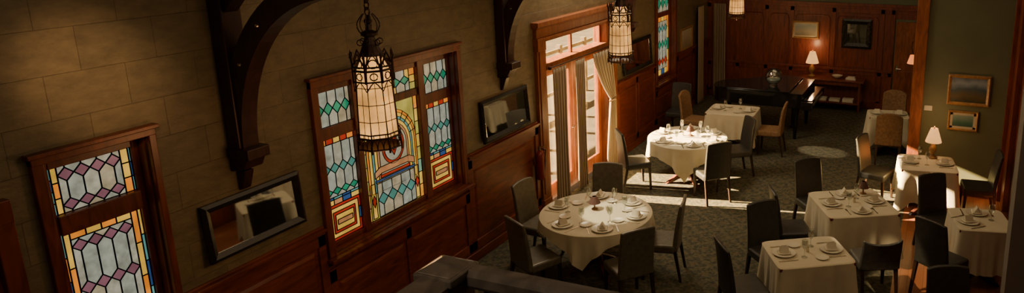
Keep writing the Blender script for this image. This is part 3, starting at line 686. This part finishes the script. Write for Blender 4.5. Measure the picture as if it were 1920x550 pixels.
def chair(kind,px,py,fx,fy,label=None,push=0):
    d=Vector((fx-px,fy-py)).normalized(); c=Vector((px,py))+d*(.27-push); rz=math.atan2(-d.x,d.y)
    if kind not in CH:
        if kind=="dark": CH[kind]=make_chair(M["leather"],"high-backed dining chair in charcoal leather")
        if kind=="olive": CH[kind]=make_chair(M["leather2"],"high-backed dining chair in worn olive-grey leather")
        if kind=="beige": CH[kind]=make_chair(M["beige"],"tan upholstered dining chair with rounded back",1.0,.07,.23,"tan upholstered chairs")
        if kind=="low": CH[kind]=make_chair(M["leather"],"low-backed black leather chair between square tables",.74,-.05,.235)
        o=CH[kind]; o.location=(c.x,c.y,0); o.rotation_euler=(0,0,rz)
    else: o=dup(CH[kind],(c.x,c.y,0),rz)
    if label: o["label"]=label
    return o
A=(1.56,7.37); B=(1.56,10.70); Cc=(1.78,12.62); D=(4.48,8.80); E=(4.20,7.22); Fq=(5.32,10.73); G=(5.99,8.80); Hh=(4.55,13.35)
for px,py in((.54,7.44),(1.08,6.44),(1.22,8.38),(2.54,7.58),(2.39,6.68)): chair("olive",px,py,*A,push=.08)
chair("dark",.78,10.02,*B,push=.14); chair("dark",2.27,9.98,*B,push=.14); chair("dark",2.33,11.32,*B,push=.14)
chair("beige",.76,12.80,1.8,12.7,push=.04); chair("beige",2.74,12.62,1.7,12.55,push=.04); chair("beige",4.60,14.30,4.55,13.3); chair("beige",4.64,12.48,4.56,13.3)
chair("dark",3.78,9.57,D[0],D[1],push=.05); chair("dark",3.62,8.36,D[0]+.05,D[1],push=.08); chair("low",4.93,7.78,4.5,8.7,push=.05)
chair("dark",3.55,7.84,*E,push=.04); chair("dark",3.50,6.70,*E,push=.12)
chair("dark",4.38,11.02,5.3,10.75,push=.05); chair("dark",6.30,10.86,5.3,10.75)
chair("dark",5.46,9.50,*G,push=.10); chair("dark",5.50,8.10,*G,push=.12); chair("dark",5.62,6.90,6.0,6.0)
chair("dark",.45,13.45,.5,12.6)
# ------------------------------------------------------------------ tables
ZT=.75
def cloth(bound,drop,flare,n=144,m=12):
    mb=MB(); pts=[bound(2*pi*k/n) for k in range(n)]
    mb.v.append((0,0,ZT+.004))
    rings=[]
    for f in (.5,.9,.985):
        rings.append(len(mb.v)); mb.v+=[(p[0]*f,p[1]*f,ZT+.004) for p in pts]
    for j in range(0,m+1):
        t=j/m; rings.append(len(mb.v))
        for k,p in enumerate(pts):
            a=2*pi*k/n; L=drop(a); fl=flare(a,t,L); nrm=Vector((p[2],p[3]))
            mb.v.append((p[0]*1.005+nrm.x*fl,p[1]*1.005+nrm.y*fl,ZT-.002-L*t))
    for k in range(n):
        mb.f.append((0,rings[0]+k,rings[0]+(k+1)%n)); mb.m.append(0)
    for a,b in zip(rings[:-1],rings[1:]):
        for k in range(n): mb.f.append((a+k,b+k,b+(k+1)%n,a+(k+1)%n)); mb.m.append(0)
    return mb
def round_table(c,r,rot,half,label):
    t=root("dining_table",label,"table",loc=(c[0],c[1],0))
    def bound(a): return (r*math.cos(a),r*math.sin(a),math.cos(a),math.sin(a))
    def cor(a): x=(a-rot)/(pi/2); f=abs(x-round(x))*2; return 1-f
    def drop(a):
        q=(a-rot-pi/4); L=half/max(abs(math.cos(q)),abs(math.sin(q))); return max(.12,L-r)
    def flare(a,tt,L): return .015*tt+ tt*(.028*math.sin(a*16)+.016*math.sin(a*29+1))*(.4+cor(a))*min(1,L/.3)
    mk("tablecloth",cloth(bound,drop,flare),M["cloth"],t,smooth=True)
    mb=MB(); mb.lathe([(r-.02,.71),(r-.005,.72),(r-.005,.745),(r-.02,.75)],0,0,0,48); mk("tabletop",mb,M["mahog"],t,smooth=True)
    mb=MB(); mb.lathe([(.20,.70),(.07,.66),(.05,.5),(.08,.35),(.10,.28),(.06,.2),(.08,.14),(.08,.10)],0,0,0,20); mk("pedestal",mb,M["mahog"],t,smooth=True)
    for k in range(4):
        mb=MB(); a=pi/4+k*pi/2; cs,sn=math.cos(a),math.sin(a)
        P=[(.04,.20),(.20,.13),(.36,.03),(.40,.0),(.32,.0),(.18,.05),(.04,.08)]
        w=.03; mb.loft([(p[0]*cs-w*sn,p[0]*sn+w*cs,p[1]) for p in P],[(p[0]*cs+w*sn,p[0]*sn-w*cs,p[1]) for p in P]); mk("foot",mb,M["mahog"],t,bevel=.006)
    return t
def rect_table(c,w,dp,rot,dr,label):
    t=root("dining_table",label,"table",loc=(c[0],c[1],0),rz=rot)
    a0,b0=w/2,dp/2
    def bound(a):
        cs,sn=math.cos(a),math.sin(a); p=11.0
        k=(abs(cs)**p+abs(sn)**p)**(-1/p); x,y=a0*cs*k,b0*sn*k
        nx=abs(x/a0)**(p-1)*(1 if x>0 else -1)/a0; ny=abs(y/b0)**(p-1)*(1 if y>0 else -1)/b0; l=math.hypot(nx,ny); return (x,y,nx/l,ny/l)
    def cor(a): q=abs(abs(math.cos(a))-abs(math.sin(a))); return max(0,1-q*3.0)
    def drop(a): return dr+.12*cor(a)+.01*math.sin(a*7)
    def flare(a,tt,L): return tt*(.012+.075*cor(a)+.014*math.sin(a*13+.5)+.009*math.sin(a*23))
    mk("tablecloth",cloth(bound,drop,flare,180),M["cloth"],t,smooth=True)
    mb=MB(); mb.box(-a0+.01,a0-.01,-b0+.01,b0-.01,.715,.748); mk("tabletop",mb,M["mahog"],t,bevel=.004)
    mb=MB(); mb.lathe([(.12,.71),(.05,.66),(.045,.3),(.06,.12),(.05,.06)],0,0,0,14); mk("pedestal",mb,M["dark"],t,smooth=True)
    for k in range(4):
        mb=MB(); a=pi/4+k*pi/2; cs,sn=math.cos(a),math.sin(a); P=[(.03,.12),(.28,.03),(.31,.0),(.25,.0),(.03,.05)]; ww=.025
        mb.loft([(p[0]*cs-ww*sn,p[0]*sn+ww*cs,p[1]) for p in P],[(p[0]*cs+ww*sn,p[0]*sn-ww*cs,p[1]) for p in P]); mk("foot",mb,M["dark"],t)
    return t
rd=math.radians
round_table(A,.69,rd(-78),.80,"round dining table with draped ivory cloth and place settings")
round_table(B,.66,rd(-75),.86,"round dining table with draped ivory cloth by french doors")
rect_table(Cc,.92,.76,rd(3),.46,"square table with ivory cloth beside the grand piano")
rect_table(D,.92,.88,rd(29),.46,"square table with ivory cloth set for dinner near wooden floor")
rect_table(E,.86,.68,rd(31),.48,"small square table with ivory cloth set for dinner for two")
rect_table(Fq,.80,.74,rd(8),.50,"square table with ivory cloth and lamp against green wall")
rect_table(G,.64,.68,rd(12),.55,"square table with ivory cloth beside the grey pillar")
rect_table(Hh,.72,.56,rd(10),.46,"small table with ivory cloth between tan chairs")
# ------------------------------------------------------------------ tableware
ZI=ZT+.006
PR={}
def proto(k):
    mb=MB()
    if k=="plate":
        mb.lathe([(.055,0),(.06,.002),(.085,.008),(.125,.016),(.127,.019),(.085,.012),(.06,.006),(.001,.005)],0,0,0,28); o=mk("dinner_plate",mb,M["china"],smooth=True,label="round white china dinner plate on ivory tablecloth",cat="plate",group="white dinner plates")
    elif k=="small":
        mb.lathe([(.035,0),(.04,.002),(.07,.010),(.072,.013),(.04,.006),(.001,.005)],0,0,0,22); o=mk("bread_plate",mb,M["china"],smooth=True,label="small white china bread plate on ivory tablecloth",cat="plate",group="white bread plates")
    elif k=="glass":
        mb.lathe([(.034,0),(.034,.003),(.006,.008),(.004,.08),(.012,.09),(.034,.12),(.038,.15),(.032,.20),(.030,.20),(.036,.15),(.032,.12),(.008,.093)],0,0,0,16); o=mk("wine_glass",mb,M["stem"],smooth=True,label="clear stemmed wine glass on ivory tablecloth",cat="glass",group="stemmed wine glasses")
    elif k=="fork":
        mb.box(-.005,.005,-.10,.03,0,.004); mb.box(-.011,.011,.03,.05,0,.004)
        for x in(-.009,-.003,.003,.009): mb.box(x-.0018,x+.0018,.05,.09,0,.004)
        o=mk("fork",mb,M["steel"],label="polished steel dinner fork beside a plate",cat="fork",group="dinner forks")
    elif k=="knife":
        mb.prism([(-.006,-.11),(.006,-.11),(.006,0),(.010,.02),(.010,.09),(-.002,.11),(-.006,.09)],2,0,.004); o=mk("knife",mb,M["steel"],label="polished steel dinner knife beside a plate",cat="knife",group="dinner knives")
    elif k=="napkin":
        mb.prism([(-.045,0),(.045,0),(.0,.075)],1,-.05,.05); mb.prism([(-.06,0),(.06,0),(.05,.012),(-.05,.012)],1,-.07,.07); o=mk("folded_napkin",mb,M["napw"],bevel=.004,label="folded white linen napkin at place setting",cat="napkin",group="folded napkins")
    elif k=="candle":
        r=root("table_lamp","miniature table lamp with dark brown cone shade","table lamp","miniature table lamps")
        mb.lathe([(.04,0),(.042,.01),(.02,.02),(.01,.03),(.012,.08),(.008,.12)],0,0,0,14); mk("lamp_base",mb,M["frameyel"],r,smooth=True)
        mb=MB(); mb.lathe([(.075,.085),(.03,.17),(.026,.17),(.071,.085)],0,0,0,20); mk("lamp_shade",mb,M["shadebrown"],r,smooth=True); o=r
    elif k=="shaker":
        mb.lathe([(.016,0),(.018,.01),(.013,.045),(.015,.05),(.012,.06),(.001,.064)],0,0,0,12); o=mk("salt_shaker",mb,M["steel"],smooth=True,label="small metal salt shaker by the table lamp",cat="salt shaker",group="salt shakers")
    return o
def put(k,x,y,rz=0,z=ZI):
    if k not in PR:
        o=proto(k); PR[k]=o; o.location=(x,y,z); o.rotation_euler=(0,0,rz); return o
    return dup(PR[k],(x,y,z),rz)
def setting(c,ang,dist,full=True):
    u=Vector((math.cos(ang),math.sin(ang))); v=Vector((-u.y,u.x)); p=Vector(c)
    rz=math.atan2(u.x,-u.y)
    q=p+u*dist; put("plate",q.x,q.y); 
    put("napkin",q.x,q.y,rz+random.uniform(-.3,.3),ZI+.014)
    f=q-v*.17 ; put("fork",f.x,f.y,rz); f=q+v*.17; put("knife",f.x,f.y,rz)
    if full:
        g_=q-u*.19+v*.12; put("glass",g_.x,g_.y); g_=q-u*.17-v*.17; put("small",g_.x,g_.y)
for a in (180,248,305,5,55,112): setting(A,rd(a),.52)
for a in (170,235,300,350,45,105): setting(B,rd(a),.49)
for a in (178,0): setting(Cc,rd(a),.30)
for a in (209,29): setting(D,rd(a),.29)
for a in (119,299): setting(D,rd(a),.28,False)
for a in (211,31): setting(E,rd(a),.27)
for a in (188,8): setting(Fq,rd(a),.24,False)
for a in (102,222): setting(G,rd(a),.19,False)
put("glass",G[0]+.12,G[1]+.02); put("glass",Fq[0],Fq[1]-.1); put("glass",Fq[0]-.12,Fq[1]+.16)
setting(Hh,rd(190),.2,False); setting(Hh,rd(10),.2,False)
put("candle",A[0]-.06,A[1]+.08); put("candle",B[0]+.02,B[1]+.08); put("candle",D[0]+.09,D[1]+.36)
put("shaker",A[0]+.1,A[1]+.1); put("shaker",B[0]-.1,B[1]+.05); put("shaker",E[0],E[1]+.0); put("shaker",D[0]+.02,D[1]+.02)
def tablelamp(x,y,z,h,label):
    r=root("table_lamp",label,"table lamp",loc=(x,y,z)); s=h/.45
    mb=MB(); mb.lathe([(p[0]*s,p[1]*s) for p in [(.06,0),(.065,.015),(.04,.03),(.02,.05),(.045,.09),(.05,.13),(.03,.18),(.012,.21),(.01,.26)]],0,0,0,20); mk("lamp_base",mb,M["frameyel"],r,smooth=True)
    mb=MB(); n=32; pr=[(.105,.23),(.09,.28),(.065,.36),(.045,.42)]
    vs=[]
    for rr,zz in pr:
        for k in range(n): q=rr*(1+.03*(k%2)); vs.append((q*s*math.cos(2*pi*k/n),q*s*math.sin(2*pi*k/n),zz*s))
    mb.add(vs,[(i*n+k,i*n+(k+1)%n,(i+1)*n+(k+1)%n,(i+1)*n+k) for i in range(3) for k in range(n)]); mk("lamp_shade",mb,M["lampshade"],r)
    mb=MB(); mb.lathe([(.001,.45*s),(.01*s,.44*s),(.006*s,.42*s),(.004*s,.25*s)],0,0,0,8); mk("finial",mb,M["frameyel"],r)
    L=bpy.data.lights.new("lamp_bulb","POINT"); L.energy=7; L.color=(1,.54,.22); L.shadow_soft_size=.05
    lo=bpy.data.objects.new("lamp_bulb",L); COL.objects.link(lo); lo.location=(x,y,z+.5*s)
tablelamp(5.38,11.0,ZI,.50,"lit table lamp with pale pleated shade by green wall")
# ------------------------------------------------------------------ console table & contents
cs=root("console_table","long dark wooden console table with lower shelf","console table",loc=(0,0,0))
mb=MB(); mb.box(2.33,3.82,15.98,16.42,.69,.73); mk("tabletop",mb,M["backwood"],cs,bevel=.006)
mb=MB(); mb.box(2.40,3.75,16.03,16.38,.60,.69); mk("apron",mb,M["backwood"],cs)
mb=MB(); mb.box(2.40,3.75,16.03,16.38,.17,.20); mk("shelf",mb,M["backwood"],cs,bevel=.004)
for x in (2.41,3.70):
    for y in (16.04,16.33):
        mb=MB(); mb.box(x,x+.045,y,y+.045,0,.6); mk("leg",mb,M["backwood"],cs,bevel=.005)
tablelamp(2.62,16.2,.73,.62,"tall lit lamp with cream shade on console table")
for i,(x,h) in enumerate(((2.75,.06),(3.05,.05),(3.35,.07))):
    mb=MB(); mb.box(x,x+.24,16.1,16.3,.20,.20+h); mb.box(x+.005,x+.235,16.095,16.098,.205,.195+h); mk("stacked_menus",mb,M["paper"],bevel=.003,label="stack of cream paper menus on console shelf",cat="menus",group="menus on the console shelf")
mb=MB(); mb.lathe([(.04,0),(.06,.01),(.11,.05),(.12,.07),(.10,.05),(.001,.02)],3.2,16.2,.73,18); mk("bowl",mb,M["china"],smooth=True,label="shallow white bowl on console table",cat="bowl")
mb=MB(); mb.box(3.4,3.62,16.1,16.25,.73,.76); mb.box(3.44,3.6,16.12,16.24,.76,.79); mk("book",mb,M["paper"],label="pale book lying on console table",cat="book")
# ------------------------------------------------------------------ piano
pn=root("grand_piano","glossy black grand piano with closed lid","piano",loc=(0,0,0))
OUT=[(2.92,13.48),(2.92,14.92),(2.35,14.92),(2.1,14.88),(1.9,14.74),(1.75,14.55),(1.6,14.38),(1.42,14.28),(1.25,14.18),(1.12,14.0),(1.08,13.8),(1.1,13.62),(1.22,13.50),(1.4,13.48)]
mb=MB(); mb.prism(OUT,2,.66,.95); mk("case",mb,M["black"],pn,bevel=.006)
mb=MB(); cx_,cy_=2.0,14.1; mb.prism([(2.66,13.46),(2.66,14.94)]+[(cx_+(p[0]-cx_)*1.02,cy_+(p[1]-cy_)*1.02) for p in OUT[2:]],2,.955,.98); mk("lid",mb,M["black"],pn,bevel=.004)
mb=MB(); mb.box(2.92,3.12,13.48,14.92,.64,.70); mb.box(2.92,3.12,13.48,13.56,.70,.80); mb.box(2.92,3.12,14.84,14.92,.70,.80); mk("key_bed",mb,M["black"],pn,bevel=.005)
mb=MB(); mb.box(2.93,3.10,13.57,14.83,.80,.815); mb.box(3.085,3.10,13.57,14.83,.735,.80); mk("keyboard_cover",mb,M["black"],pn,bevel=.004)
mb=MB()
for i in range(52): y=13.57+i*.0243; mb.box(2.95,3.10,y,y+.0225,.70,.72)
mk("white_keys",mb,M["ivory"],pn)
for x,y in((2.78,13.60),(2.78,14.80),(1.32,13.85)):
    mb=MB(); mb.lathe([(.03,0),(.035,.03),(.03,.06),(.035,.1),(.06,.5),(.075,.6),(.075,.66)],x,y,0,12); mk("leg",mb,M["black"],pn,smooth=True)
mb=MB(); mb.box(2.6,2.64,14.1,14.12,.12,.66); mb.box(2.6,2.64,14.28,14.30,.12,.66); mb.box(2.58,2.7,14.08,14.32,.08,.12); mk("pedal_lyre",mb,M["black"],pn)
gb=root("glass_globe_vase","clear round glass globe bowl standing on piano lid","glass bowl",loc=(2.24,13.95,.98))
mb=MB(); R=.17; mb.lathe([(.06,.0),(.07,.01)]+[(R*math.sin(t),.02+R-R*math.cos(t)) for t in [pi*(.18+.66*k/14) for k in range(15)]]+[(.09,.33)],0,0,0,28); mk("bowl",mb,M["globe"],gb,smooth=True)
mb=MB(); mb.lathe([(.05,.0),(.09,.005),(.09,.02),(.05,.03)],0,0,0,20); mk("foot_ring",mb,M["steel"],gb,smooth=True)
mb=MB(); mb.lathe([(.02,.03),(.10,.06),(.135,.12),(.13,.14),(.02,.15)],0,0,0,20); mk("glass_pebbles",mb,M["paper"],gb,smooth=True)
# ------------------------------------------------------------------ balcony railing
rl=root("balcony_railing","dark wooden balcony railing with corner post and balusters","railing",loc=(0,0,0))
prof=[(-.040,3.33),(.040,3.33),(.050,3.36),(.050,3.385),(.032,3.402),(-.032,3.402),(-.050,3.385),(-.050,3.36)]
cxr,cyr=4.225,1.40
mb=MB(); mb.loft([(cxr+p[0],-1.0,p[1]) for p in prof],[(cxr+p[0],cyr-.06,p[1]) for p in prof]); mk("handrail",mb,M["rail"],rl)
prof2=[(p[0]*.5,p[1] if p[1]>3.35 else 3.35) for p in prof]
mb=MB(); mb.loft([(cxr+.06,cyr+.03+p[0],p[1]) for p in prof2],[(6.1,cyr+.03+p[0],p[1]) for p in prof2]); mk("handrail",mb,M["rail"],rl)
mb=MB(); mb.box(cxr-.05,cxr+.05,cyr-.05,cyr+.05,2.4,3.38); mb.box(cxr-.06,cxr+.06,cyr-.06,cyr+.06,3.38,3.405); mb.loft([(cxr+i*.055,cyr+j*.055,3.405) for i,j in((-1,-1),(1,-1),(1,1),(-1,1))],[(cxr+i*.02,cyr+j*.02,3.425) for i,j in((-1,-1),(1,-1),(1,1),(-1,1))]); mk("newel_post",mb,M["rail"],rl,bevel=.005)
mb=MB(); mb.box(cxr+.05,6.1,cyr,cyr+.06,2.5,2.56); mb.box(cxr-.03,cxr+.03,-1.0,cyr-.05,2.5,2.56); mk("lower_rail",mb,M["rail"],rl)
for k in range(18):
    x=cxr+.11+k*.085; mb=MB(); mb.box(x-.012,x+.012,cyr+.018,cyr+.042,2.56,3.35); mk("baluster",mb,M["rail"],rl,bevel=.003)
for k in range(14):
    y=cyr-.15-k*.10; mb=MB(); mb.box(cxr-.015,cxr+.015,y-.015,y+.015,2.56,3.335); mk("baluster",mb,M["rail"],rl,bevel=.003)
# ------------------------------------------------------------------ lights
def aim(o,d): o.rotation_euler=Vector(d).to_track_quat('-Z','Y').to_euler()
def area(name,loc,d,sx,sy,e,col):
    L=bpy.data.lights.new(name,"AREA"); L.shape="RECTANGLE"; L.size=sx; L.size_y=sy; L.energy=e; L.color=col
    o=bpy.data.objects.new(name,L); COL.objects.link(o); o.location=loc; aim(o,d); return o
def spot(name,loc,tgt,e,ang,col,blend=.4,rad=.02):
    L=bpy.data.lights.new(name,"SPOT"); L.energy=e; L.spot_size=math.radians(ang); L.spot_blend=blend; L.color=col; L.shadow_soft_size=rad
    o=bpy.data.objects.new(name,L); COL.objects.link(o); o.location=loc; aim(o,Vector(tgt)-Vector(loc)); return o
sun=bpy.data.lights.new("sun","SUN"); sun.energy=160; sun.angle=math.radians(.6); sun.color=(1,.78,.48)
so=bpy.data.objects.new("sun",sun); COL.objects.link(so); aim(so,(1,.19,-.35))
WARM=(1,.71,.39)
area("above_door_fill",(.3,9.9,3.9),(1,0,-.9),2.4,.6,90,(1,.81,.54))  # unseen area fill added inside the room, above the door opening
area("ceiling_fill",(3.4,8.5,4.9),(0,0,-1),3.0,6,40,WARM)
area("ceiling_fill_far",(3.0,14.2,4.9),(0,.3,-1),3,3,28,WARM)
area("wall_fill",(6.3,6.0,4.4),(-1,.0,-.35),5,1,46,WARM)
area("balcony_fill",(3.6,.6,4.8),(-.7,1,-.5),2.4,1,14,WARM)
area("railing_fill",(4.3,.2,4.85),(0,.8,-1),.4,.4,9,(1,.86,.68))  # unseen fill added overhead to lighten the railing
spot("wall_glow",(2.4,1.6,4.6),(0,3.05,3.25),360,19,(1,.62,.33),1,.1)  # added spot in place of the reflected sun patch on the left wall
spot("table_fill_spot",(.3,6.2,4.4),(1.75,7.45,.75),1200,11,(1,.82,.52),.35,.02)  # added unseen spot for the bright strip across the near round table
spot("floor_fill_spot",(2.4,5.4,4.8),(5.25,8.35,.0),1800,9,(1,.74,.42),.5,.02)  # added unseen spot imitating a sunlit patch on the wood floor
spot("far_fill_spot",(.2,13.45,3.0),(3.4,13.0,.0),900,9,(1,.80,.52),.4,.02)  # added spot replacing sun that the far stained glass keeps out
w=bpy.data.worlds.new("world"); S.world=w; w.use_nodes=True; bg=w.node_tree.nodes["Background"]; bg.inputs[0].default_value=(1,.86,.60,1); bg.inputs[1].default_value=.75
S.view_settings.view_transform="AgX"
S.view_settings.look="None"
S.view_settings.exposure=0.05
